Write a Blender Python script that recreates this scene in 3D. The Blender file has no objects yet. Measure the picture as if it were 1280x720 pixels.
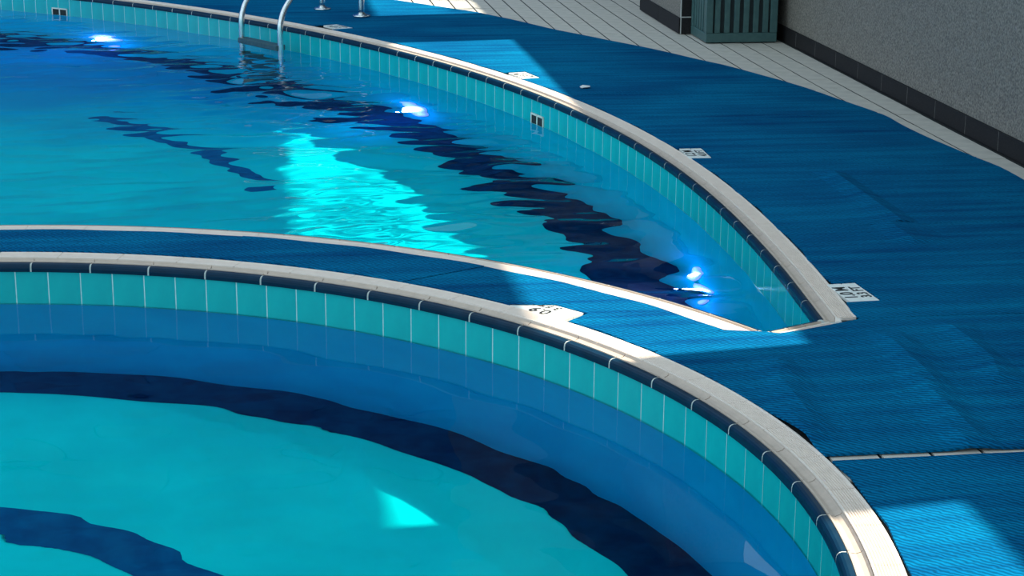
import bpy, bmesh, math, random
import numpy as np
from mathutils import Vector, Matrix
from mathutils.geometry import tessellate_polygon

random.seed(7)
rng = np.random.default_rng(11)
scene = bpy.context.scene
COL = scene.collection

# ------------------------------------------------------------------ camera
F_PX = 2302.0
PITCH, ROLL, YAW = math.radians(15.8538), math.radians(0.4237), math.radians(-8.0892)
CAM_H = 2.097
fw = Vector((0, math.cos(PITCH), -math.sin(PITCH)))
up = Vector((0, math.sin(PITCH), math.cos(PITCH)))
rt = Vector((1, 0, 0))
r2 = math.cos(ROLL) * rt + math.sin(ROLL) * up
u2 = -math.sin(ROLL) * rt + math.cos(ROLL) * up
RZ = Matrix.Rotation(YAW, 3, 'Z')
r2, u2, fw = RZ @ r2, RZ @ u2, RZ @ fw
cam_data = bpy.data.cameras.new('camera')
cam_data.sensor_width = 36.0
cam_data.lens = 36.0 * F_PX / 1280.0
cam_data.clip_end = 300
cam = bpy.data.objects.new('camera', cam_data)
m = Matrix.Identity(4)
for i, v in enumerate((r2, u2, -fw)):
    for j in range(3):
        m[j][i] = v[j]
m.translation = Vector((0, 0, CAM_H))
cam.matrix_world = m
COL.objects.link(cam)
scene.camera = cam

# ------------------------------------------------------------------ sky, sun, exposure
SKY_COLOR, SKY_STRENGTH = (0.66, 0.87, 1.0), 1.3
SUN_STRENGTH, SUN_ELEV, SUN_TILT = 10.5, math.radians(54.0), 0.12
world = bpy.data.worlds.new('sky')
scene.world = world
world.use_nodes = True
bg = world.node_tree.nodes['Background']
bg.inputs[0].default_value = (*SKY_COLOR, 1)
bg.inputs[1].default_value = SKY_STRENGTH
sun_data = bpy.data.lights.new('sun', 'SUN')
sun_data.energy = SUN_STRENGTH
sun_data.angle = math.radians(0.9)
sun_data.color = (1.0, 0.95, 0.78)
sun_data.cycles.is_caustics_light = True
sun = bpy.data.objects.new('sun', sun_data)
ph = math.atan(SUN_TILT)
sdir = Vector((-math.cos(SUN_ELEV) * math.cos(ph), -math.cos(SUN_ELEV) * math.sin(ph), -math.sin(SUN_ELEV)))
sun.rotation_euler = sdir.to_track_quat('-Z', 'Y').to_euler()
sun.location = (12, 10, 15)
COL.objects.link(sun)
scene.view_settings.view_transform = 'Standard'
scene.view_settings.look = 'None'
scene.view_settings.gamma = 1
scene.view_settings.use_curve_mapping = False
scene.view_settings.exposure = 0.0

# ------------------------------------------------------------------ helpers
def link(name, mesh, mat=None, parent=None):
    o = bpy.data.objects.new(name, mesh)
    COL.objects.link(o)
    if mat is not None and mesh is not None and len(mesh.materials) == 0:
        mesh.materials.append(mat)
    if parent is not None:
        o.parent = parent
    return o

def tag(o, label=None, cat=None, group=None, kind=None):
    if label: o['label'] = label
    if cat: o['category'] = cat
    if group: o['group'] = group
    if kind: o['kind'] = kind
    return o

def empty(name, loc=(0, 0, 0)):
    o = bpy.data.objects.new(name, None)
    o.location = loc
    o.empty_display_size = 0.1
    COL.objects.link(o)
    return o

def bm_mesh(bm, name, smooth=False):
    bmesh.ops.recalc_face_normals(bm, faces=bm.faces)
    me = bpy.data.meshes.new(name)
    bm.to_mesh(me)
    bm.free()
    if smooth:
        for p in me.polygons:
            p.use_smooth = True
    return me

def pydata(name, v, f, smooth=False):
    me = bpy.data.meshes.new(name)
    me.from_pydata([tuple(p) for p in v], [], f)
    me.update()
    if smooth:
        for p in me.polygons:
            p.use_smooth = True
    return me

def box_bm(bm, x0, x1, y0, y1, z0, z1, bevel=0.0):
    r = bmesh.ops.create_cube(bm, size=1.0)
    vs = r['verts']
    for v in vs:
        v.co = Vector((x0 + (v.co.x + .5) * (x1 - x0), y0 + (v.co.y + .5) * (y1 - y0), z0 + (v.co.z + .5) * (z1 - z0)))
    if bevel > 0:
        es = list({e for v in vs for e in v.link_edges})
        bmesh.ops.bevel(bm, geom=es, offset=bevel, segments=1, affect='EDGES', profile=0.5)

def box_mesh(name, x0, x1, y0, y1, z0, z1, bevel=0.0):
    bm = bmesh.new()
    box_bm(bm, x0, x1, y0, y1, z0, z1, bevel)
    return bm_mesh(bm, name)

def tube_mesh(name, pts, rad, seg=12):
    pts = [Vector(p) for p in pts]
    V, Fc = [], []
    n = len(pts)
    prev = None
    for i, p in enumerate(pts):
        t = (pts[min(i + 1, n - 1)] - pts[max(i - 1, 0)]).normalized()
        if prev is None:
            a = t.orthogonal().normalized()
        else:
            a = (prev - t * prev.dot(t)).normalized()
        prev = a
        b = t.cross(a)
        for k in range(seg):
            an = 2 * math.pi * k / seg
            V.append(p + rad * (math.cos(an) * a + math.sin(an) * b))
    for i in range(n - 1):
        for k in range(seg):
            k2 = (k + 1) % seg
            Fc.append((i * seg + k, i * seg + k2, (i + 1) * seg + k2, (i + 1) * seg + k))
    Fc.append(tuple(range(seg))[::-1])
    Fc.append(tuple(range((n - 1) * seg, n * seg)))
    return pydata(name, V, Fc, True)

def lathe_mesh(name, prof, seg=24):
    V, Fc = [], []
    for (r, z) in prof:
        for k in range(seg):
            a = 2 * math.pi * k / seg
            V.append((r * math.cos(a), r * math.sin(a), z))
    n = len(prof)
    for i in range(n - 1):
        for k in range(seg):
            k2 = (k + 1) % seg
            Fc.append((i * seg + k, i * seg + k2, (i + 1) * seg + k2, (i + 1) * seg + k))
    Fc.append(tuple(range(seg))[::-1])
    Fc.append(tuple(range((n - 1) * seg, n * seg)))
    return pydata(name, V, Fc, True)

class Path:
    """polyline with arc length; normal() points away from the pool"""
    def __init__(self, pts, out_left):
        self.p = np.array(pts, float)
        self.s = np.r_[0, np.cumsum(np.linalg.norm(np.diff(self.p, axis=0), axis=1))]
        self.L = self.s[-1]
        d = np.gradient(self.p, axis=0)
        d /= np.linalg.norm(d, axis=1)[:, None]
        self.t = d
        self.n = np.c_[-d[:, 1], d[:, 0]] * (1 if out_left else -1)
    def at(self, s):
        s = np.asarray(s, float)
        x = np.interp(s, self.s, self.p[:, 0]); y = np.interp(s, self.s, self.p[:, 1])
        nx = np.interp(s, self.s, self.n[:, 0]); ny = np.interp(s, self.s, self.n[:, 1])
        q = np.hypot(nx, ny)
        return x, y, nx / q, ny / q
    def nearest(self, x, y):
        return self.s[np.argmin(np.hypot(self.p[:, 0] - x, self.p[:, 1] - y))]

def catmull(pts, per=14):
    P = [np.array(p, float) for p in pts]
    P = [2 * P[0] - P[1]] + P + [2 * P[-1] - P[-2]]
    out = []
    for i in range(1, len(P) - 2):
        for k in range(per):
            t = k / per
            a, b, c, d = P[i - 1], P[i], P[i + 1], P[i + 2]
            out.append(.5 * ((2 * b) + (c - a) * t + (2 * a - 5 * b + 4 * c - d) * t * t + (3 * b - a - 3 * c + d) * t ** 3))
    out.append(P[-2])
    return out

def sweep(name, path, s0, s1, prof, nseg, smooth=False):
    """closed profile [(n, z)] swept along the path: one capped tile"""
    ss = np.linspace(s0, s1, nseg + 1)
    x, y, nx, ny = path.at(ss)
    V, Fc = [], []
    k = len(prof)
    for i in range(nseg + 1):
        for (n, z) in prof:
            V.append((x[i] + nx[i] * n, y[i] + ny[i] * n, z))
    for i in range(nseg):
        for j in range(k):
            j2 = (j + 1) % k
            Fc.append((i * k + j, i * k + j2, (i + 1) * k + j2, (i + 1) * k + j))
    Fc.append(tuple(range(k))[::-1])
    Fc.append(tuple(range(nseg * k, nseg * k + k)))
    bm = bmesh.new()
    vs = [bm.verts.new(v) for v in V]
    for f in Fc:
        bm.faces.new([vs[i] for i in f])
    return bm_mesh(bm, name, smooth)

# ------------------------------------------------------------------ materials
def new_mat(name):
    mt = bpy.data.materials.new(name)
    mt.use_nodes = True
    nt = mt.node_tree
    bs = nt.nodes['Principled BSDF']
    return mt, nt, bs

def noise_mat(name, c1, c2, scale=20, rough=0.6, metal=0.0, bump=0.0, bscale=None, detail=4, spec=0.5, stretch=(1, 1, 1)):
    mt, nt, bs = new_mat(name)
    N, Lk = nt.nodes, nt.links
    tc = N.new('ShaderNodeTexCoord')
    mp = N.new('ShaderNodeMapping'); mp.inputs['Scale'].default_value = stretch
    Lk.new(tc.outputs['Object'], mp.inputs[0])
    nz = N.new('ShaderNodeTexNoise'); nz.inputs['Scale'].default_value = scale; nz.inputs['Detail'].default_value = detail
    Lk.new(mp.outputs[0], nz.inputs['Vector'])
    rp = N.new('ShaderNodeValToRGB')
    rp.color_ramp.elements[0].position = .3; rp.color_ramp.elements[1].position = .7
    rp.color_ramp.elements[0].color = (*c1, 1); rp.color_ramp.elements[1].color = (*c2, 1)
    Lk.new(nz.outputs[0], rp.inputs[0]); Lk.new(rp.outputs[0], bs.inputs['Base Color'])
    bs.inputs['Roughness'].default_value = rough
    bs.inputs['Metallic'].default_value = metal
    bs.inputs['Specular IOR Level'].default_value = spec
    if bump > 0:
        n2 = N.new('ShaderNodeTexNoise'); n2.inputs['Scale'].default_value = bscale or scale * 3
        Lk.new(tc.outputs['Object'], n2.inputs['Vector'])
        bp = N.new('ShaderNodeBump'); bp.inputs['Strength'].default_value = bump; bp.inputs['Distance'].default_value = .01
        Lk.new(n2.outputs[0], bp.inputs['Height']); Lk.new(bp.outputs[0], bs.inputs['Normal'])
    return mt

def mat_mat():
    """woven anti-slip matting: zigzag weave, dusty streaks along the roll"""
    mt, nt, bs = new_mat('blue_matting')
    N, Lk = nt.nodes, nt.links
    tc = N.new('ShaderNodeTexCoord')
    mp = N.new('ShaderNodeMapping'); mp.inputs['Scale'].default_value = (.35, 5.0, 1)
    Lk.new(tc.outputs['Object'], mp.inputs[0])
    st = N.new('ShaderNodeTexNoise'); st.inputs['Scale'].default_value = 2.2; st.inputs['Detail'].default_value = 6; st.inputs['Roughness'].default_value = .62
    Lk.new(mp.outputs[0], st.inputs['Vector'])
    bl = N.new('ShaderNodeTexNoise'); bl.inputs['Scale'].default_value = 1.1; bl.inputs['Detail'].default_value = 2
    Lk.new(tc.outputs['Object'], bl.inputs['Vector'])
    ad = N.new('ShaderNodeMix'); ad.inputs[0].default_value = .4
    Lk.new(st.outputs[0], ad.inputs[2]); Lk.new(bl.outputs[0], ad.inputs[3])
    rp = N.new('ShaderNodeValToRGB'); cr = rp.color_ramp
    cr.elements[0].position = .34; cr.elements[0].color = (.000, .050, .160, 1)
    cr.elements[1].position = .68; cr.elements[1].color = (.000, .165, .330, 1)
    Lk.new(ad.outputs[0], rp.inputs[0])
    # weave: wave lines across x, waved by y
    wv = N.new('ShaderNodeTexWave'); wv.bands_direction = 'DIAGONAL'
    wv.inputs['Scale'].default_value = 24; wv.inputs['Distortion'].default_value = 3.5
    wv.inputs['Detail'].default_value = 1; wv.inputs['Detail Scale'].default_value = 1.6
    Lk.new(tc.outputs['Object'], wv.inputs['Vector'])
    mr = N.new('ShaderNodeMapRange'); mr.inputs[3].default_value = .60; mr.inputs[4].default_value = 1.30
    Lk.new(wv.outputs[1], mr.inputs[0])
    mu = N.new('ShaderNodeVectorMath'); mu.operation = 'SCALE'
    Lk.new(rp.outputs[0], mu.inputs[0]); Lk.new(mr.outputs[0], mu.inputs['Scale'])
    Lk.new(mu.outputs[0], bs.inputs['Base Color'])
    bp = N.new('ShaderNodeBump'); bp.inputs['Strength'].default_value = .35; bp.inputs['Distance'].default_value = .006
    Lk.new(wv.outputs[1], bp.inputs['Height']); Lk.new(bp.outputs[0], bs.inputs['Normal'])
    bs.inputs['Roughness'].default_value = .85
    bs.inputs['Specular IOR Level'].default_value = .03
    return mt

def mosaic_mat(name, c1, c2, scale):
    """small-tile mosaic lining below the water"""
    mt, nt, bs = new_mat(name)
    N, Lk = nt.nodes, nt.links
    tc = N.new('ShaderNodeTexCoord')
    nz = N.new('ShaderNodeTexNoise'); nz.inputs['Scale'].default_value = scale; nz.inputs['Detail'].default_value = 3
    Lk.new(tc.outputs['Object'], nz.inputs['Vector'])
    rp = N.new('ShaderNodeValToRGB')
    rp.color_ramp.elements[0].position = .35; rp.color_ramp.elements[1].position = .65
    rp.color_ramp.elements[0].color = (*c1, 1); rp.color_ramp.elements[1].color = (*c2, 1)
    Lk.new(nz.outputs[0], rp.inputs[0]); Lk.new(rp.outputs[0], bs.inputs['Base Color'])
    bs.inputs['Roughness'].default_value = .8
    bs.inputs['Specular IOR Level'].default_value = .0
    return mt

def water_mat(name, tint, refl=0.75):
    mt, nt, bs = new_mat(name)
    N, Lk = nt.nodes, nt.links
    N.remove(bs)
    g = N.new('ShaderNodeBsdfRefraction')
    g.inputs['Color'].default_value = (*tint, 1)
    g.inputs['Roughness'].default_value = 0.0
    g.inputs['IOR'].default_value = 1.333
    gl = N.new('ShaderNodeBsdfGlossy'); gl.inputs['Roughness'].default_value = 0.0
    fr = N.new('ShaderNodeFresnel'); fr.inputs['IOR'].default_value = 1.333
    mu = N.new('ShaderNodeMath'); mu.operation = 'MULTIPLY'; mu.inputs[1].default_value = refl
    mx = N.new('ShaderNodeMixShader')
    Lk.new(fr.outputs[0], mu.inputs[0]); Lk.new(mu.outputs[0], mx.inputs[0])
    Lk.new(g.outputs[0], mx.inputs[1]); Lk.new(gl.outputs[0], mx.inputs[2])
    Lk.new(mx.outputs[0], N['Material Output'].inputs['Surface'])
    return mt

def emit_mat(name, col, st):
    mt, nt, bs = new_mat(name)
    bs.inputs['Base Color'].default_value = (*col, 1)
    bs.inputs['Emission Color'].default_value = (*col, 1)
    bs.inputs['Emission Strength'].default_value = st
    return mt

M = {}
M['mat'] = mat_mat()
M['teal'] = noise_mat('teal_glaze', (.004, .36, .40), (.006, .44, .46), 9, .16, spec=.5)
M['navy'] = noise_mat('navy_glaze', (.002, .020, .046), (.003, .028, .062), 14, .3, spec=.12)
M['cream'] = noise_mat('cream_coping', (.82, .69, .60), (.88, .75, .66), 30, .5)
M['ridge'] = noise_mat('cream_ridge', (.84, .78, .72), (.90, .84, .79), 30, .45)
M['grip'] = noise_mat('grip_glaze', (.50, .40, .33), (.58, .46, .38), 25, .5, spec=.25)
M['grout'] = noise_mat('white_grout', (.44, .70, .70), (.60, .82, .80), 60, .8)
M['bedding'] = noise_mat('bedding_mortar', (.40, .42, .40), (.56, .58, .55), 60, .9)
M['floor_tile'] = noise_mat('deck_tile', (.56, .51, .45), (.70, .63, .55), 9, .7, bump=.1, bscale=90)
M['joint'] = noise_mat('deck_joint', (.015, .015, .015), (.03, .03, .03), 40, .9)
M['granite'] = noise_mat('granite_wall', (.085, .073, .062), (.34, .295, .25), 75, .55, detail=8, bump=.15, bscale=160)
M['skirt'] = noise_mat('dark_granite', (.010, .009, .010), (.024, .021, .022), 140, .6, detail=8, spec=.2)
M['skirt_joint'] = noise_mat('skirting_joint', (.09, .08, .075), (.16, .15, .14), 40, .8)
M['trim'] = noise_mat('pale_trim', (.5, .48, .45), (.6, .58, .55), 40, .6)
M['lining_deep'] = mosaic_mat('deep_lining', (.000, .56, .62), (.000, .68, .72), 1.4)
def far_water_tone(mt):
    """darker, bluer look of the far water, painted into the floor colour"""
    nt = mt.node_tree; N, Lk = nt.nodes, nt.links
    bs = N['Principled BSDF']; old = bs.inputs['Base Color'].links[0].from_socket
    tc = N.new('ShaderNodeTexCoord'); sx = N.new('ShaderNodeSeparateXYZ'); Lk.new(tc.outputs['Object'], sx.inputs[0])
    nz = N.new('ShaderNodeTexNoise'); nz.inputs['Scale'].default_value = 1.2; Lk.new(tc.outputs['Object'], nz.inputs['Vector'])
    ad = N.new('ShaderNodeMath'); ad.operation = 'MULTIPLY_ADD'; ad.inputs[1].default_value = 1.6
    Lk.new(nz.outputs[0], ad.inputs[0]); Lk.new(sx.outputs[1], ad.inputs[2])
    mr = N.new('ShaderNodeMapRange'); mr.inputs[1].default_value = 13.4; mr.inputs[2].default_value = 16.2
    Lk.new(ad.outputs[0], mr.inputs[0])
    mx = N.new('ShaderNodeMix'); mx.data_type = 'RGBA'
    Lk.new(mr.outputs[0], mx.inputs[0]); Lk.new(old, mx.inputs[6]); mx.inputs[7].default_value = (0, .27, .58, 1)
    Lk.new(mx.outputs[2], bs.inputs['Base Color'])
far_water_tone(M['lining_deep'])
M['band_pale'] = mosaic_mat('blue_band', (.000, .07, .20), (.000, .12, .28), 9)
M['lining'] = mosaic_mat('cyan_lining', (.000, .70, .70), (.000, .82, .80), 2.2)
M['wall_lining'] = mosaic_mat('blue_lining', (.000, .40, .84), (.000, .46, .90), 3.0)
M['wall_deep'] = mosaic_mat('cyan_wall_lining', (.000, .50, .72), (.000, .56, .78), 3.0)
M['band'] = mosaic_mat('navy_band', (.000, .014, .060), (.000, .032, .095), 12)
M['water'] = water_mat('pool_water', (.70, .99, 1.0))
M['steel'] = noise_mat('brushed_steel', (.62, .66, .66), (.78, .80, .80), 40, .22, metal=1.0)
M['tread'] = noise_mat('dark_tread', (.02, .06, .07), (.05, .10, .11), 50, .4)
M['bin'] = noise_mat('green_bin', (.04, .10, .10), (.06, .13, .125), 20, .45)
M['bin_dark'] = noise_mat('bin_gap', (.006, .014, .016), (.01, .02, .022), 20, .7)
M['sign'] = noise_mat('marker_tile', (.82, .84, .80), (.90, .90, .87), 30, .35)
M['ink'] = noise_mat('black_lettering', (.012, .012, .014), (.03, .03, .03), 60, .5)
M['ivory'] = noise_mat('ivory_plastic', (.62, .66, .58), (.74, .76, .68), 30, .4)
M['void'] = noise_mat('dark_recess', (.006, .012, .012), (.012, .02, .02), 30, .8)
M['lamp'] = emit_mat('lamp_lens', (.80, .95, 1.0), 14.0)
M['lamp_halo'] = emit_mat('lamp_halo', (.42, .45, 1.0), .75)  # rim glows by itself to imitate the lavender halo round the lens
M['concrete'] = noise_mat('upper_concrete', (.10, .12, .14), (.14, .16, .18), 6, .8)
M['facade'] = noise_mat('slate_facade', (.004, .14, .46), (.006, .17, .54), 3, .6)
M['glass'] = noise_mat('blue_window', (.002, .07, .28), (.003, .09, .34), 2, .4)

# ------------------------------------------------------------------ layout of the two pools
NC = np.array([-1.409, 4.957])             # centre of the round pool
R_NEAR = 3.011                             # inner face of its nosing
R_DIV = 3.712                              # far-pool face of the curved divider
ZW_N, ZF_N = -0.178, -1.14                # near water, near floor
ZW_F, ZF_F = -0.19, -1.60                  # far water, far floor

def circ(r, a0, a1, n):
    a = np.linspace(math.radians(a0), math.radians(a1), n)
    return np.c_[NC[0] + r * np.cos(a), NC[1] + r * np.sin(a)]

near_path = Path(circ(R_NEAR, 190, -170, 480), True)       # clockwise: out is left
far_pts = [(-6.6, 18.55), (-5.0, 19.05), (-3.4, 18.85), (-2.3, 18.15), (-1.536, 17.53), (-1.039, 17.04), (-0.579, 16.525), (-0.153, 15.983),
           (0.242, 15.417), (0.606, 14.829), (0.939, 14.222), (1.238, 13.597), (1.503, 12.957), (1.731, 12.303), (1.92, 11.637),
           (2.068, 10.962), (2.176, 10.278), (2.244, 9.589), (2.273, 8.897), (2.268, 8.203), (2.238, 7.51), (2.178, 6.715)]
far_path = Path(catmull(far_pts), True)                    # runs towards the camera: out is left (+x)
a_tip = math.degrees(math.atan2(6.615 - NC[1], 1.972 - NC[0]))
div_arc = circ(R_DIV, a_tip, 118, 160)
div_path = Path(div_arc, True)                             # counter-clockwise: out (towards the round pool) is left
tip_path = Path(np.linspace((2.178, 6.715), div_arc[0], 6), False)
tip_path = Path(np.linspace((2.178, 6.715), div_arc[0], 6), True)
left_pts = catmull([tuple(div_arc[-1]), (-4.6, 8.75), (-6.6, 10.2), (-8.0, 13.0), (-8.2, 16.0), (-7.6, 17.9), (-6.6, 18.55)])
left_path = Path(left_pts, True)
far_outline = np.vstack([far_path.p[:-1], tip_path.p[:-1], div_path.p[:-1], left_path.p[:-1]])
near_outline = near_path.p[:-1]

def offset_poly(P, d):
    """grow (d>0) a clockwise closed outline"""
    t = np.roll(P, -1, 0) - np.roll(P, 1, 0)
    t /= np.linalg.norm(t, axis=1)[:, None]
    return P + d * np.c_[-t[:, 1], t[:, 0]]

def inside(poly, x, y):
    c = np.zeros(x.shape, bool)
    x0, y0 = poly[:, 0], poly[:, 1]
    x1, y1 = np.roll(x0, -1), np.roll(y0, -1)
    for a, b, cx, d in zip(x0, y0, x1, y1):
        if b == d: continue
        hit = ((b > y) != (d > y)) & (x < (cx - a) * (y - b) / (d - b) + a)
        c ^= hit
    return c

# ------------------------------------------------------------------ deck slab (structure)
outer = [(-16, -6), (9, -6), (9, 32), (-16, 32)]
h1 = [tuple(p) for p in offset_poly(near_outline[::4], .10)]
h2 = [tuple(p) for p in offset_poly(far_outline[::3], .10)]
polys = [[Vector((x, y, 0)) for x, y in q] for q in (outer, h1, h2)]
flat = [p for q in polys for p in q]
tris = tessellate_polygon(polys)
V = [(p.x, p.y, -0.004) for p in flat]
bm = bmesh.new()
vs = [bm.verts.new(v) for v in V]
for t in tris:
    try: bm.faces.new([vs[i] for i in t])
    except ValueError: pass
bmesh.ops.recalc_face_normals(bm, faces=bm.faces)
for f in bm.faces:
    if f.normal.z < 0: f.normal_flip()
me = bpy.data.meshes.new('floor'); bm.to_mesh(me); bm.free()
floor = tag(link('floor', me, M['joint']), 'dark jointed slab under the pool deck', kind='structure')

# deck tiles: laid in straight columns along the granite wall
TX0, TW, TL = 2.141, 0.1683, 0.34
def mat_right(y):
    ys = [0, 9.0, 9.4, 10.15, 10.87, 11.35, 12.28, 13.0, 14.01, 14.83, 16.03, 17.2, 18.6, 20]
    xs = [4.0, 4.0, 4.0, 3.9, 3.89, 3.81, 3.61, 3.37, 2.92, 2.49, 1.98, 1.15, .1, -1.2]
    return float(np.interp(y, ys, xs))
def far_limit(y):
    return mat_right(y + TL) - .1
tile_me = box_mesh('deck_tile', 0.006, TW - .008, 0.002, TL - .003, -.014, -.0012, .0)
tile_me.materials.append(M['floor_tile'])
k = 0
for j in range(0, 40):
    y0 = 6.9 + j * TL
    for i in range(-14, 13):
        x0 = TX0 + i * TW
        if x0 + TW > 4.215: continue
        if x0 + TW < max(mat_right(y0), mat_right(y0 + TL)) - .05 and x0 + TW < min(mat_right(y0), mat_right(y0 + TL)) - .05: continue
        if y0 > 18.4: continue
        if x0 + TW < far_limit(y0): continue
        if 3.42 < x0 + TW * .5 and y0 + TL * .5 > 14.7 and y0 + TL * .5 < 16.1: continue
        o = link('deck_tile', tile_me, parent=floor); o.location = (x0, y0, random.uniform(-.001, .001))
# tiles showing in the slit between two mats
for i in range(0, 9):
    o = link('deck_tile', tile_me, parent=floor); o.location = (1.757 + i * TW, 5.05, .0045)

# ------------------------------------------------------------------ basins
def basin(name, outline, zf, zt, label, band_paths, lining):
    P = outline[::2]
    V = [(x, y, zt) for x, y in P] + [(x, y, zf) for x, y in P]
    n = len(P)
    Fc = [(i, (i + 1) % n, n + (i + 1) % n, n + i) for i in range(n)]
    wall = pydata('basin_wall', V, Fc, True)
    t = tessellate_polygon([[Vector((x, y, 0)) for x, y in P]])
    bm = bmesh.new()
    vs = [bm.verts.new((x, y, zf)) for x, y in P]
    for tr in t:
        try: bm.faces.new([vs[i] for i in tr])
        except ValueError: pass
    bmesh.ops.recalc_face_normals(bm, faces=bm.faces)
    for f in bm.faces:
        if f.normal.z < 0: f.normal_flip()
    me = bpy.data.meshes.new(name); bm.to_mesh(me); bm.free()
    root = tag(link(name, me, M[lining]), label, kind='structure')
    root.cycles.is_caustics_receiver = True
    w = link('basin_wall', wall, M['wall_deep' if lining == 'lining_deep' else 'wall_lining'], root)
    w.cycles.is_caustics_receiver = True
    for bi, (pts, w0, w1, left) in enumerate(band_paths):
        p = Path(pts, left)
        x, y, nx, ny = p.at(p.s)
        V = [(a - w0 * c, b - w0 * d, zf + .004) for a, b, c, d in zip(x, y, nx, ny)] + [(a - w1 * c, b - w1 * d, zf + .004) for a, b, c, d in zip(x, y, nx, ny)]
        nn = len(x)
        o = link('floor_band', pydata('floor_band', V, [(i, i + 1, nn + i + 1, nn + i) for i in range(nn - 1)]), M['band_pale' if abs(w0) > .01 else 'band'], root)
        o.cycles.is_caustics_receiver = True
    return root

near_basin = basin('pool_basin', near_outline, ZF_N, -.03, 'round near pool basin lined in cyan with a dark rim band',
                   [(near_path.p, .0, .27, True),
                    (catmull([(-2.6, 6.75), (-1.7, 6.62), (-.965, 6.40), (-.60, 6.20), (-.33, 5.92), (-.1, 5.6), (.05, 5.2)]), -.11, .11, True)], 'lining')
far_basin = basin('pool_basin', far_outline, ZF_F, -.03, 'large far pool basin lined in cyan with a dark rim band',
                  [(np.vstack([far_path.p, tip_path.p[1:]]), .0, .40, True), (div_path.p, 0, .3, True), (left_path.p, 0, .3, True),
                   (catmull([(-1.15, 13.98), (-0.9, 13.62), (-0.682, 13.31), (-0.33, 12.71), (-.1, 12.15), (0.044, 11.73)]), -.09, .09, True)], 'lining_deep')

# teal wall tiles, one course under the nosing
def wall_tiles(path, s0, s1, pitch, root, ztop=-.036, h=.25):
    n = int(round((s1 - s0) / pitch)); pitch = (s1 - s0) / n
    prof_t = None
    me = box_mesh('wall_tile', -pitch / 2 + .0027, pitch / 2 - .0027, 0, .008, -h, 0, .0006)
    me.materials.append(M['teal'])
    for i in range(n):
        x, y, nx, ny = path.at(s0 + (i + .5) * pitch)
        o = link('wall_tile', me, parent=root)
        # local y=0 face looks into the pool, tile body goes outwards
        ang = math.atan2(ny, nx) - math.pi / 2
        d = -.006 + random.uniform(-.0004, .0003)
        o.location = (float(x + nx * d), float(y + ny * d), ztop)
        o.rotation_euler = (0, 0, ang)
def grout_ribbon(path, s0, s1, root, z0=-.29, z1=-.034, d=-.0038):
    ss = np.arange(s0, s1, .05)
    x, y, nx, ny = path.at(ss)
    V = [(a + c * d, b + e * d, z1) for a, b, c, e in zip(x, y, nx, ny)] + [(a + c * d, b + e * d, z0) for a, b, c, e in zip(x, y, nx, ny)]
    n = len(ss)
    link('tile_grout', pydata('tile_grout', V, [(i, i + 1, n + i + 1, n + i) for i in range(n - 1)]), M['grout'], root)

s_n0, s_n1 = near_path.nearest(-1.75, 7.95), near_path.nearest(1.35, 3.8)
wall_tiles(near_path, s_n0, s_n1, .143, near_basin, h=.162)
grout_ribbon(near_path, s_n0, s_n1, near_basin, z0=-.20)
s_f0, s_f1 = far_path.nearest(-2.75, 18.5), far_path.L - .004
wall_tiles(far_path, s_f0, s_f1, .147, far_basin, h=.158)
grout_ribbon(far_path, s_f0, s_f1, far_basin, z0=-.20, d=-.0049)

# ------------------------------------------------------------------ coping
NOSE = [(-.012, -.036), (-.012, -.020), (-.010, -.010), (-.004, -.003), (.004, 0.0), (.018, 0.0), (.018, -.036)]
GRIP = [(.020, -.03), (.020, .003), (.026, .004), (.030, -.004), (.044, -.006), (.058, -.001), (.064, .006), (.064, -.03)]
def rib_prof(w):
    p = [(.066, -.03), (.066, .011), (.073, .011)]
    n = 8
    a, b = .076, w - .010
    st = (b - a) / n
    for i in range(n):
        q = a + i * st
        p += [(q, .0045), (q + st * .30, .0045), (q + st * .45, .0105), (q + st * .80, .0105)]
    p += [(b, .0065), (b + .003, .0105), (w, .0105), (w, -.03)]
    return p
def coping(path, s0, s1, pitch, w, label, phase=0.0, ribs=True):
    bedp = [(-.0108, -.0355), (-.0108, -.0195), (-.0088, -.0102), (-.0034, -.0040), (.004, -.0012), (.0165, -.0012), (.028, -.012), (.06, -.012), (w - .004, .001), (w - .004, -.04)]
    root = tag(link('pool_coping', sweep('pool_coping', path, s0, s1, bedp, max(2, int((s1 - s0) / .06))), M['bedding']), label, 'coping')
    n = max(1, int(round((s1 - s0) / pitch))); pt = (s1 - s0) / n
    g = .0028
    for i in range(n):
        a, b = s0 + i * pt, s0 + (i + 1) * pt
        link('nosing_tile', sweep('nosing_tile', path, a + g * 1.4, b - g * 1.4, NOSE, 4), M['navy'], root)
        link('grip_tile', sweep('grip_tile', path, a + g * .7, b - g * .7, GRIP, 4), M['grip'], root)
        off = .38 * pt
        if i == 0: link('ribbed_tile', sweep('ribbed_tile', path, s0, s0 + off - .0015, rib_prof(w), 3), M['cream'], root)
        c, d = max(s0, a + off), min(s1, b + off)
        link('ribbed_tile', sweep('ribbed_tile', path, c + .0015, d - .0015, rib_prof(w), 4), M['cream'], root)
    return root

coping(near_path, s_n0, s_n1, .262, .153, 'curved ribbed coping with navy nosing around the round near pool')
coping(far_path, s_f0, s_f1, .275, .150, 'long ribbed coping with navy nosing along the far pool edge')
coping(div_path, .02, div_path.L - .3, .285, .150, 'curved coping on the far-pool side of the divider walkway')
coping(tip_path, .012, tip_path.L - .012, .10, .115, 'short straight coping closing the pointed tip of the far pool')

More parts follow.
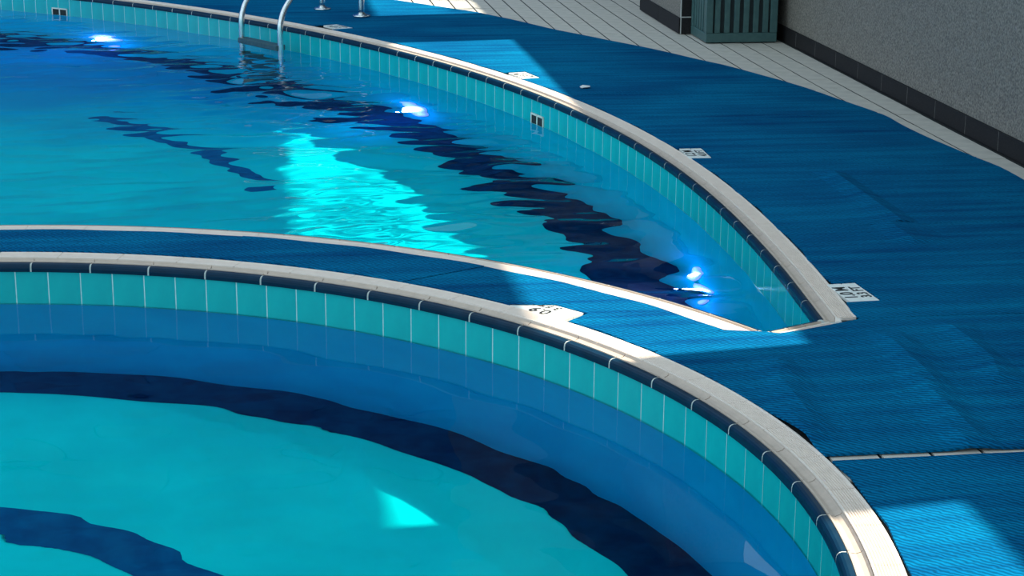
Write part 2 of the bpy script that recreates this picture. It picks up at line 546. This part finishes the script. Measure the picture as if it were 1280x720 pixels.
# ------------------------------------------------------------------ water
def waves(X, Y, amps, seed):
    r = np.random.default_rng(seed)
    Z = np.zeros_like(X)
    for lam, slope, ang, spread, n in amps:
        for _ in range(n):
            L = lam * r.uniform(.75, 1.3)
            th = math.radians(ang + r.normal() * spread)
            kx, ky = 2 * math.pi / L * math.cos(th), 2 * math.pi / L * math.sin(th)
            Z += slope / math.sqrt(n) * L / (2 * math.pi) * np.sin(kx * X + ky * Y + r.uniform(0, 6.28) + 0.6 * np.sin(.9 * X * r.uniform(.5, 2) + r.uniform(0, 6)))
    return Z

def envelope(X, Y, seed, scale):
    r = np.random.default_rng(seed)
    E = np.zeros_like(X)
    for _ in range(9):
        th = r.uniform(0, 6.28); L = scale * r.uniform(.6, 1.6)
        E += np.sin(2 * math.pi / L * (math.cos(th) * X + math.sin(th) * Y) + r.uniform(0, 6.28))
    return np.clip(.5 + E / 6, 0, 1)

def water(name, outline, z, res, box, hfun, label):
    x0, x1, y0, y1 = box
    xs = np.arange(x0, x1, res); ys = np.arange(y0, y1, res)
    X, Y = np.meshgrid(xs, ys)
    ins = inside(offset_poly(outline[::4], .03), X, Y)
    keep = ins[:-1, :-1] | ins[1:, :-1] | ins[:-1, 1:] | ins[1:, 1:]
    Z = z + hfun(X, Y)
    idx = np.arange(X.size).reshape(X.shape)
    q = np.stack([idx[:-1, :-1], idx[:-1, 1:], idx[1:, 1:], idx[1:, :-1]], -1)[keep]
    used = np.unique(q)
    remap = -np.ones(X.size, int); remap[used] = np.arange(len(used))
    q = remap[q]
    co = np.stack([X, Y, Z], -1).reshape(-1, 3)[used]
    me = bpy.data.meshes.new(name)
    me.vertices.add(len(co)); me.vertices.foreach_set('co', co.ravel())
    me.loops.add(q.size); me.loops.foreach_set('vertex_index', q.ravel())
    me.polygons.add(len(q)); me.polygons.foreach_set('loop_start', np.arange(0, q.size, 4))
    me.polygons.foreach_set('loop_total', np.full(len(q), 4))
    me.polygons.foreach_set('use_smooth', np.ones(len(q), bool))
    me.update(calc_edges=True)
    o = tag(link(name, me, M['water']), label, 'water')
    o.cycles.is_caustics_caster = True
    return o

def h_near(X, Y):
    e = envelope(X, Y, 5, 1.6)
    d = R_NEAR - np.hypot(X - NC[0], Y - NC[1])
    calm = np.clip((d - .3) / .4, 0, 1)
    return waves(X, Y, [(.9, .010, 80, 40, 6), (.34, .020, 85, 35, 8)], 3) * (.4 + .6 * calm) + calm * e * waves(X, Y, [(.15, .024, 85, 30, 9)], 4)
def h_far(X, Y):
    e = envelope(X, Y, 8, 2.6)
    # busier towards the middle and the right, calmer at the left
    b = np.clip(np.maximum((X + 1.9) / 1.8, (Y - 12.5) / 3), .3, 1)
    dx = np.interp(Y, far_path.p[::-1, 1], far_path.p[::-1, 0]) - X
    calm = np.clip((dx - .12) / .5, .2, 1)
    for (hx_, hy_, rr, kk) in ((1.11, 12.46, .40, .8), (-1.28, 16.17, .45, .8)):
        calm = calm * (1 - kk * np.exp(-((X - hx_) ** 2 + (.6 * (Y - hy_)) ** 2) / rr ** 2))
    calm = np.maximum(calm, 2.0 * np.exp(-((X - 1.95) ** 2 + (.8 * (Y - 7.95)) ** 2) / .35 ** 2))
    busy = 1 + .6 * np.exp(-((X - 1.35) ** 2 / .6 + (Y - 9.8) ** 2 / 3.5)) + .5 * np.exp(-((X - .2) ** 2 / .6 + (Y - 13.0) ** 2 / 2.5))
    calm = calm * busy * (1 + .55 * np.clip((Y - 12.2) / .8, 0, 1) + .35 * np.clip((.85 - X) / .3, 0, 1) * (Y < 12.2))
    return calm * (b * waves(X, Y, [(.85, .028, 95, 35, 6), (.42, .062, 95, 32, 10)], 13) + b * (.3 + .9 * e) * waves(X, Y, [(.18, .088, 92, 26, 12), (.11, .022, 92, 24, 10)], 14))

water('pool_water', near_outline, ZW_N, .028, (-4.5, 1.7, 1.9, 8.1), h_near, 'calm clear water filling the round near pool')
water('pool_water', far_outline, ZW_F, .0165, (-5.2, 2.4, 6.5, 19.2), h_far, 'rippled bright water filling the large far pool')

# ------------------------------------------------------------------ mats
def grid_poly(name, pts, step, zfun, thick=.008):
    bm = bmesh.new()
    vs = [bm.verts.new((x, y, 0)) for x, y in pts]
    bm.faces.new(vs)
    bmesh.ops.triangulate(bm, faces=bm.faces[:])
    xs = [p[0] for p in pts]; ys = [p[1] for p in pts]
    for ax, lo, hi in ((0, min(xs), max(xs)), (1, min(ys), max(ys))):
        c = lo + step
        while c < hi:
            co = (c, 0, 0) if ax == 0 else (0, c, 0)
            no = (1, 0, 0) if ax == 0 else (0, 1, 0)
            bmesh.ops.bisect_plane(bm, geom=bm.verts[:] + bm.edges[:] + bm.faces[:], plane_co=co, plane_no=no)
            c += step
    for f in bm.faces:
        f.normal_update()
        if f.normal.z < 0: f.normal_flip()
    r = bmesh.ops.extrude_face_region(bm, geom=bm.faces[:])
    top = [g for g in r['geom'] if isinstance(g, bmesh.types.BMVert)]
    tops = set(top)
    for v in bm.verts:
        z = zfun(v.co.x, v.co.y)
        v.co.z = z + thick if v in tops else z
    return bm_mesh(bm, name)

def crease(x, y, folds):
    z = 0
    for (x0, y0, x1, y1, w, h) in folds:
        dx, dy = x1 - x0, y1 - y0
        L2 = dx * dx + dy * dy
        t = ((x - x0) * dx + (y - y0) * dy) / L2
        tc = min(1, max(0, t))
        d = math.hypot(x - x0 - tc * dx, y - y0 - tc * dy)
        z += h * math.exp(-(d / w) ** 2)
    return z

FOLDS = [(3.01, 9.25, 2.99, 7.85, .05, 0.032), (2.37, 6.40, 2.24, 5.3, .06, 0.028), (1.85, 6.15, 1.74, 5.4, .06, 0.023),
         (2.66, 6.5, 2.60, 5.9, .05, 0.021), (2.75, 11.9, 2.20, 11.83, .03, .010), (2.75, 10.9, 3.4, 10.95, .05, .008), (2.6, 9.9, 3.6, 10.0, .05, .007)]
def mat_z(x, y):
    return .0065 + .0015 * math.sin(3.1 * y + .8 * x) * math.sin(2.3 * x) + crease(x, y, FOLDS)

def curve_x(path, off, y):
    x, yy, nx, ny = path.at(path.s)
    X, Yv = x + nx * off, yy + ny * off
    o = np.argsort(Yv)
    return float(np.interp(y, Yv[o], X[o]))
MARKERS = [((2.425, 7.043), 94), ((2.438, 9.888), 89), ((1.872, 12.645), 104), ((.705, 15.235), 118)]
def cut_of(c, deg):
    th = math.radians(deg)
    r_ = np.array([math.cos(th), math.sin(th)]); v_ = np.array([-math.sin(th), math.cos(th)])
    c = np.array(c)
    return [tuple(c - .142 * r_ + .085 * v_), tuple(c - .142 * r_ - .068 * v_), tuple(c + .142 * r_ - .068 * v_), tuple(c + .142 * r_ + .085 * v_)]
SIGN_CUTS = [cut_of(*mk) for mk in MARKERS]
def main_left(y):
    x = curve_x(far_path, .156, y) + .006 * math.sin(9 * y) + .004 * math.sin(23 * y)
    return x
def strip(y0, y1, label, skew=0.0):
    ys = list(np.arange(y0, y1, .06)) + [y1]
    cuts = [c for c in SIGN_CUTS if y0 < .5 * (c[0][1] + c[3][1]) < y1]
    out = []
    done = set()
    for y in ys:
        skip = False
        for ci, c in enumerate(cuts):
            if c[0][1] - .01 < y < c[3][1] + .01: skip = True
            if y >= c[0][1] - .01 and ci not in done:
                done.add(ci)
                out += [(main_left(c[0][1]), c[0][1]), c[1], c[2], (main_left(c[3][1]), c[3][1])]
        if not skip: out.append((main_left(y), y))
    Rr = [(mat_right(y) + .006 * math.sin(7 * y), y) for y in np.arange(y0, y1 + .001, .12)]
    if abs(Rr[-1][1] - y1) > 1e-4: Rr.append((mat_right(y1), y1))
    pts = out + Rr[::-1]
    o = link('deck_mat', grid_poly('deck_mat', pts, .14 if y0 > 11 else .09, mat_z), M['mat'])
    return tag(o, label, 'mat', 'blue deck mats')
seams = [6.672, 8.15, 9.62, 11.0, 11.80, 13.03, 14.60, 16.10]
labs = ['blue woven deck mat beside the pool tip, cut around the nearest depth marker',
        'blue woven deck mat with a long crease, second beyond the pool tip',
        'blue woven deck mat with a cutout for the depth marker midway along the far pool',
        'narrow blue woven deck mat reaching towards the dark skirting',
        'blue woven deck mat at the lower end of the far sunlit patch',
        'blue woven deck mat crossed by the large far sunlit patch',
        'blue woven deck mat beside the ladder posts']
for i in range(7):
    strip(seams[i] + .003, seams[i + 1] - .003, labs[i])
# last mat: goes on around the far end of the pool
x, y, nx, ny = far_path.at(np.arange(far_path.nearest(-4.6, 19.0), far_path.nearest(.18, 15.5) + .01, .12))
msk = (y + ny * .147) > 16.1
lp = [(float(a + c * .147), float(b + d * .147)) for a, b, c, d, k in zip(x, y, nx, ny, msk) if k]
rp_ = [(mat_right(yy), yy) for yy in np.arange(16.103, 20.0, .2)] + [(-1.2, 20.0), (-3.0, 20.9), (-4.6, 21.0)]
link_o = link('deck_mat', grid_poly('deck_mat', lp + [(curve_x(far_path, .147, 16.103), 16.103)] + rp_, .3, mat_z), M['mat'])
tag(link_o, 'blue woven deck mat curving round the far end beyond the ladder', 'mat', 'blue deck mats')
# strip in front of the pointed tip
def ring_pt(r, a): return (NC[0] + r * math.cos(a), NC[1] + r * math.sin(a))
def ang_of(x, y): return math.atan2(y - NC[1], x - NC[0])
RM = R_NEAR + .158
pts = []
a0, a1 = math.asin((5.245 - NC[1]) / RM), ang_of(1.50, 6.37)
for a in np.linspace(a0, a1, 16): pts.append(ring_pt(RM - .001 + .003 * math.sin(40 * a), a))
pts += [(1.62, 6.63), (1.72, 6.60), (1.80, 6.575), (1.90, 6.55), (1.962, 6.52), (2.06, 6.55), (2.18, 6.60), (2.29, 6.648), (2.335, 6.669), (2.8, 6.668), (3.4, 6.664), (3.42, 5.232)]
pts += [(3.2, 5.236), (2.4, 5.236), (1.95, 5.245)]
tag(link('deck_mat', grid_poly('deck_mat', pts, .06, mat_z), M['mat']), 'blue woven deck mat with two long creases lying in front of the pool tip', 'mat', 'blue deck mats')
# strip nearest the camera
pts = []
a0, a1 = math.asin((2.6 - NC[1]) / RM), math.asin((5.19 - NC[1]) / (RM + .01))
for a in np.linspace(a0, a1, 24): pts.append(ring_pt(RM + .004 + .005 * math.sin(55 * a), a))
pts += [(2.4, 5.192), (3.2, 5.195), (3.42, 5.2), (3.42, 2.6)]
tag(link('deck_mat', grid_poly('deck_mat', pts, .08, mat_z), M['mat']), 'blue woven deck mat nearest the camera, cut by a thin white slit above it', 'mat', 'blue deck mats')
# mats on the curved divider
def ring_mat(a_from, a_to, skew, label, cut=None, rin=RM, rout=R_DIV - .150, zl=0.0):
    pts = []
    inn = np.linspace(a_from, a_to, 60)
    for a in inn:
        r = rin + .004 * math.sin(60 * a)
        if cut and cut[0] < a < cut[1]: r = cut[2]
        pts.append(ring_pt(r, a))
    for a in np.linspace(a_to + skew[1], a_from + skew[0], 40): pts.append(ring_pt(rout + .005 * math.sin(45 * a), a))
    tag(link('deck_mat', grid_poly('deck_mat', pts, .07, lambda x, y: mat_z(x, y) + zl), M['mat']), label, 'mat', 'blue mats on the curved divider')
aA, aB = ang_of(-.355, 7.929), ang_of(-.067, 8.283)
bA, bB = ang_of(.616, 7.446), ang_of(1.021, 7.685)
cA, cB = ang_of(1.50, 6.38), ang_of(1.80, 6.59)
ring_mat(math.radians(128), aA, (0, aB - aA), 'dark blue mat on the left end of the curved divider walkway')
ring_mat(aA - .002, bA, (aB - aA, bB - bA), 'shaded blue mat on the middle of the divider walkway', zl=.002)
s3a, s3b = ang_of(1.24, 6.83), ang_of(1.045, 7.055)
ring_mat(bA - .002, cA + .002, (bB - bA, cB - cA), 'sunlit blue mat on the divider with a cutout for a white marker', cut=(s3a, s3b, RM + .125))

# ------------------------------------------------------------------ depth markers
def text_mesh(txt, size):
    cu = bpy.data.curves.new('lettering', 'FONT')
    cu.body = txt; cu.size = size; cu.offset = size * .025; cu.extrude = .0006; cu.align_x = 'CENTER'; cu.align_y = 'CENTER'
    tmp = bpy.data.objects.new('tmp', cu); COL.objects.link(tmp)
    bpy.context.view_layer.update()
    me = bpy.data.meshes.new_from_object(tmp.evaluated_get(bpy.context.evaluated_depsgraph_get()))
    bpy.data.objects.remove(tmp)
    me.materials.clear(); me.materials.append(M['ink'])
    return me
def marker(loc, right_ang, tiles, label, z=.012):
    """tiles: list of (u0,u1,v0,v1,text,size); u along the text, v towards the pool"""
    root = empty('depth_marker', (loc[0], loc[1], 0)); root.rotation_euler = (0, 0, right_ang)
    tag(root, label, 'sign', 'pool depth markers')
    for (u0, u1, v0, v1, txt, size) in tiles:
        t = link('marker_tile', box_mesh('marker_tile', u0, u1, v0, v1, -.003, z, .001), M['sign'], root)
        if txt:
            l = link('lettering', text_mesh(txt, size), None, t); l.location = ((u0 + u1) / 2, (v0 + v1) / 2, z + .0004)
            l.scale = (1, 1, 1)
    return root
two = lambda a, b: [(-.135, .135, .002, .064, a, .075), (-.135, .135, -.062, -.002, b, .062)]
marker(MARKERS[0][0], math.radians(MARKERS[0][1]), two('1.0 M', '3.3 FT'), 'white two-tile depth marker beside the pointed tip of the far pool')
marker(MARKERS[1][0], math.radians(MARKERS[1][1]), two('1.2 M', '4.0 FT'), 'white two-tile depth marker midway along the far pool edge')
marker(MARKERS[2][0], math.radians(MARKERS[2][1]), two('1.3 M', '4.3 FT'), 'white depth marker glaring in the far sunlit patch')
marker(MARKERS[3][0], math.radians(MARKERS[3][1]), two('1.4 M', '4.6 FT'), 'small shaded depth marker just right of the pool ladder')
ac = .5 * (s3a + s3b) + .012
pc = ring_pt(RM + .058, ac)
marker(pc, ac + math.pi / 2 , [(-.165, .165, .002, .064, '0.9  ', .078), (-.165, .165, -.064, -.002, '3 FT  ', .056), (.168, .34, -.015, .060, 'M', .07)],
       'white sunlit depth marker set in the curved divider walkway', z=.011)

# ------------------------------------------------------------------ right-hand building
WX = 4.19
WALL_TOP, GAP_TOP = 3.01, 4.35
wall = tag(link('wall_right', box_mesh('wall_right', WX, WX + .25, -5.0, 30, 0, WALL_TOP), M['granite']), 'speckled grey granite wall along the deck', kind='structure')
up_m = tag(link('wall_upper', box_mesh('wall_upper', WX - 1.5, WX, -5.0, 30, GAP_TOP, 9.0), M['concrete']), 'upper storey wall above the open band', kind='structure')
tag(link('wall_sky_block', box_mesh('wall_sky_block', WX - .95, WX - .002, 19.5, 30, 0, GAP_TOP - .002), M['concrete']), 'unseen solid bay added to keep bright sky out of the water reflections', kind='structure')  # added out of view to hide the bright sky from the water's reflections
SK_H = .118
y = 12.825 - .503 * 16
while y < 14.2:
    y1 = min(y + .503, 14.62)
    o = link('skirting_tile', box_mesh('skirting_tile', WX - .014, WX, y + .004, y1 - .004, .002, SK_H, .001), M['skirt'], wall)
    y += .503
link('skirting_joint', box_mesh('skirting_joint', WX - .0128, WX, 4.7, 14.62, .003, SK_H - .002), M['skirt_joint'], wall)
# two piers carry the upper storey
def pier(y0, y1, label):
    root = tag(link('pier', box_mesh('pier', 3.44, WX - .02, y0, y1, 0, GAP_TOP - .002, .004), M['granite']), label, 'pier', 'granite piers of the wall')
    for (a, b, c, d) in ((3.428, 3.44, y0 - .012, (y0 + y1) / 2), (3.428, 3.44, (y0 + y1) / 2 + .003, y1)):
        link('skirting_tile', box_mesh('skirting_tile', a, b, c, d, .006, .135, .002), M['skirt'], root)
    for (a, b) in ((3.442, 3.80), (3.803, 4.17)):
        link('skirting_tile', box_mesh('skirting_tile', a, b, y0 - .012, y0, .006, .135, .002), M['skirt'], root)
    link('front_panel', box_mesh('front_panel', 3.452, 4.175, y0 - .010, y0, .145, 2.6, .001), M['skirt'], root)
    link('edge_trim', box_mesh('edge_trim', 3.441, 3.449, y0 - .013, y0, .0, 2.6, .001), M['trim'], root)
    link('ledge_trim', box_mesh('ledge_trim', 3.449, 4.175, y0 - .013, y0, .136, .144, .001), M['trim'], root)
pier(14.63, 16.16, 'grey granite pier with dark skirting behind the green bin')
pier(5.08, 6.55, 'grey granite pier outside the frame beside the nearest mats')

# green slatted litter bin
bx0, bx1, by0, by1 = 3.525, 4.10, 14.095, 14.60
bz = .008
b = empty('litter_bin', ((bx0 + bx1) / 2, (by0 + by1) / 2, bz)); tag(b, 'dark green slatted litter bin standing by the granite pier', 'bin')
hx, hy = (bx1 - bx0) / 2, (by1 - by0) / 2
BH = .85
link('liner', box_mesh('liner', -hx + .03, hx - .03, -hy + .03, hy - .03, .02, BH - .02), M['bin_dark'], b)
link('base_board', box_mesh('base_board', -hx, hx, -hy, hy, 0, .072, .004), M['bin'], b)
link('top_board', box_mesh('top_board', -hx, hx, -hy, hy, BH - .06, BH, .006), M['bin'], b)
for sx in (-1, 1):
    for sy in (-1, 1):
        link('corner_post', box_mesh('corner_post', sx * hx - (.0 if sx < 0 else .055), sx * hx + (.055 if sx < 0 else 0), sy * hy - (0 if sy < 0 else .055), sy * hy + (.055 if sy < 0 else 0), .0725, BH - .061, .003), M['bin'], b)
nsl = 6
for sy in (-1, 1):
    for i in range(nsl):
        c = -hx + .055 + (i + .5) * (2 * hx - .11) / nsl
        link('slat', box_mesh('slat', c - .022, c + .022, sy * (hy - .022) - .014, sy * (hy - .022) + .014, .0725, BH - .061, .003), M['bin'], b)
for sx in (-1, 1):
    for i in range(5):
        c = -hy + .055 + (i + .5) * (2 * hy - .11) / 5
        link('slat', box_mesh('slat', sx * (hx - .022) - .014, sx * (hx - .022) + .014, c - .022, c + .022, .0725, BH - .061, .003), M['bin'], b)

# ------------------------------------------------------------------ ladder
lad = empty('pool_ladder', (.774, 16.08, .018)); tag(lad, 'stainless steel pool ladder hooked over the far pool edge', 'ladder')
lad_inv = Matrix.Translation((-.774, -16.08, -.018))
posts = [(.617, 16.335), (.931, 15.83)]
tubes = [(-.085, 15.52), (.225, 15.02)]
for (px_, py_), (tx, ty) in zip(posts, tubes):
    A, B = Vector((px_, py_, 0)), Vector((tx, ty, 0))
    d = (A - B)
    prof = [(1.0, .018), (1.0, .30), (1.0, .46), (.985, .54), (.94, .605), (.87, .645), (.78, .655), (.68, .63), (.56, .57), (.40, .46), (.24, .34), (.13, .255), (.055, .18), (.018, .11), (0, .03), (0, -.2), (0, -.7), (0, -1.25)]
    pr = catmull([(a, z) for a, z in prof], 5)
    pts = [B + d * float(a) + Vector((0, 0, float(z))) for a, z in pr]
    r = link('rail', tube_mesh('rail', pts, .0245, 14), M['steel'], lad); r.matrix_parent_inverse = lad_inv
    fl = link('flange', lathe_mesh('flange', [(.075, 0), (.075, .008), (.066, .014), (.036, .018), (.030, .03)]), M['steel'], lad)
    fl.matrix_parent_inverse = lad_inv; fl.location = (px_, py_, .018)
Bm = Vector((*tubes[0], 0)); Bn = Vector((*tubes[1], 0))
t = (Bn - Bm).normalized(); nn = Vector((-t.y, t.x, 0))
for z in (-.125, -.42, -.72, -1.02):
    me = box_mesh('step', 0, (Bn - Bm).length, -.045, .045, -.022, .022, .005)
    s = link('step', me, M['tread'], lad); s.matrix_parent_inverse = lad_inv
    s.location = (Bm.x, Bm.y, z); s.rotation_euler = (0, 0, math.atan2(t.y, t.x))

# ------------------------------------------------------------------ wall fittings
def on_wall(x, y, d=0.0):
    s = far_path.nearest(x, y)
    a, b_, c, e = far_path.at(s)
    return Vector((float(a + c * d), float(b_ + e * d), 0)), math.atan2(float(e), float(c)) - math.pi / 2
def outlet(x, y, z, label):
    p, ang = on_wall(x, y, -.006)
    o = empty('overflow_outlet', (p.x, p.y, z)); o.rotation_euler = (0, 0, ang); tag(o, label, 'outlet', 'overflow outlets')
    W, Hh = .20, .082
    bm = bmesh.new()
    for q in ((-W / 2, W / 2, Hh / 2 - .012, Hh / 2), (-W / 2, W / 2, -Hh / 2, -Hh / 2 + .012), (-W / 2, -W / 2 + .012, -Hh / 2, Hh / 2), (W / 2 - .012, W / 2, -Hh / 2, Hh / 2), (-.007, .007, -Hh / 2, Hh / 2)):
        box_bm(bm, q[0], q[1], -.008, -.0005, q[2], q[3], .001)
    link('frame', bm_mesh(bm, 'frame'), M['ivory'], o)
    for sx in (-1, 1):
        c = sx * (W / 4 - .0015)
        link('opening', box_mesh('opening', c - W / 4 + .009, c + W / 4 - .009, -.0055, -.0008, -Hh / 2 + .012, Hh / 2 - .012), M['void'], o)
outlet(1.845, 11.88, -.165, 'pale two-slot overflow outlet on the teal wall near the sunlit patch')
outlet(-1.76, 17.71, -.165, 'pale two-slot overflow outlet in the teal wall at the top left')

def pool_lamp(x, y, z, label, power):
    p, ang = on_wall(x, y, 0)
    o = empty('underwater_lamp', (p.x, p.y, z)); o.rotation_euler = (0, 0, ang); tag(o, label, 'lamp', 'underwater pool lamps')
    rim = link('rim', lathe_mesh('rim', [(.19, 0), (.19, .012), (.175, .018), (.064, .020), (.060, .0)], 32), M['lamp_halo'], o)
    lens = link('lens', lathe_mesh('lens', [(.056, .008), (.056, .060), (.050, .085), (.034, .105), (.012, .114)], 28), M['lamp'], o)
    for q in (rim, lens): q.rotation_euler = (math.radians(90), 0, 0)
    ld = bpy.data.lights.new('lamp_glow', 'POINT'); ld.energy = power; ld.color = (.10, .22, 1.0); ld.shadow_soft_size = .012
    lo = bpy.data.objects.new('lamp_glow', ld); COL.objects.link(lo); lo.parent = o; lo.location = (0, -.150, 0)
pool_lamp(-1.34, 17.35, -1.28, 'glowing round underwater lamp at the left end of the far pool wall', 7)
pool_lamp(1.20, 13.68, -1.26, 'glowing round underwater lamp on the pool wall right of the ladder', 7)
pool_lamp(2.27, 9.0, -1.20, 'glowing underwater lamp near the pointed tip of the far pool, broken up by ripples', 9)

# small white scrap on the mat
bm = bmesh.new()
vs = [bm.verts.new(q) for q in ((2.17, 12.03, .021), (2.23, 12.05, .024), (2.24, 12.10, .021), (2.19, 12.10, .027), (2.165, 12.07, .022))]
bm.faces.new(vs)
r = bmesh.ops.extrude_face_region(bm, geom=bm.faces[:])
for g in r['geom']:
    if isinstance(g, bmesh.types.BMVert): g.co.z += .004
tag(link('paper_scrap', bm_mesh(bm, 'paper_scrap'), M['sign']), 'tiny white paper scrap lying on the far mat', 'scrap')

# ------------------------------------------------------------------ unseen building added beyond the far end so the water mirrors dark blue
bd = tag(link('added_building', box_mesh('added_building', -24, 4.0, 25, 33, 0, 13), M['facade']), 'unseen slate blue building added beyond the far end for the water to reflect', 'building')
pane = box_mesh('window_pane', -1.05, 1.05, -.05, 0.02, -.8, .8, .02); pane.materials.append(M['glass'])
for zf in range(4):
    for i in range(11):
        o = link('window_pane', pane, parent=bd); o.location = (-22.5 + i * 2.5, 25, 1.8 + zf * 3.0)

# ------------------------------------------------------------------ palm outside the wall; its fronds dapple the deck beyond the pier
M['bark'] = noise_mat('palm_bark', (.10, .07, .045), (.18, .13, .08), 14, .9)
M['frond'] = noise_mat('palm_frond', (.02, .08, .02), (.05, .14, .03), 8, .6)
pr = empty('palm_tree', (6.4, 17.35, 0)); tag(pr, 'palm tree outside the wall whose fronds shade the far deck', 'tree')
link('trunk', tube_mesh('trunk', [(0, 0, 0), (.05, -.02, 1.5), (.02, .02, 3.2), (-.05, 0, 5.1)], .11, 10), M['bark'], pr)
for i in range(9):
    an = math.radians(40 * i + 12); Lf = 1.5
    bm = bmesh.new()
    sp = [Vector((math.cos(an) * Lf * t, math.sin(an) * Lf * t, 5.1 + .55 * t - .95 * t * t)) for t in np.linspace(0, 1, 15)]
    sd = Vector((-math.sin(an), math.cos(an), 0)); fwv = Vector((math.cos(an), math.sin(an), 0))
    for k in range(14):
        a, c = sp[k], sp[k + 1]
        for q in (-1, 1):
            w = .36 * math.sin(math.pi * (.12 + .83 * k / 14))
            tip = a + sd * q * w + fwv * .16 + Vector((0, 0, -.10))
            bm.faces.new([bm.verts.new(a), bm.verts.new(a + (c - a) * .42), bm.verts.new(tip)])
        bm.faces.new([bm.verts.new(a + sd * .012), bm.verts.new(a - sd * .012), bm.verts.new(c - sd * .012), bm.verts.new(c + sd * .012)])
    r = bmesh.ops.extrude_face_region(bm, geom=bm.faces[:])
    for g in r['geom']:
        if isinstance(g, bmesh.types.BMVert): g.co.z += .006
    fr_ = link('frond', bm_mesh(bm, 'frond'), M['frond'], pr)
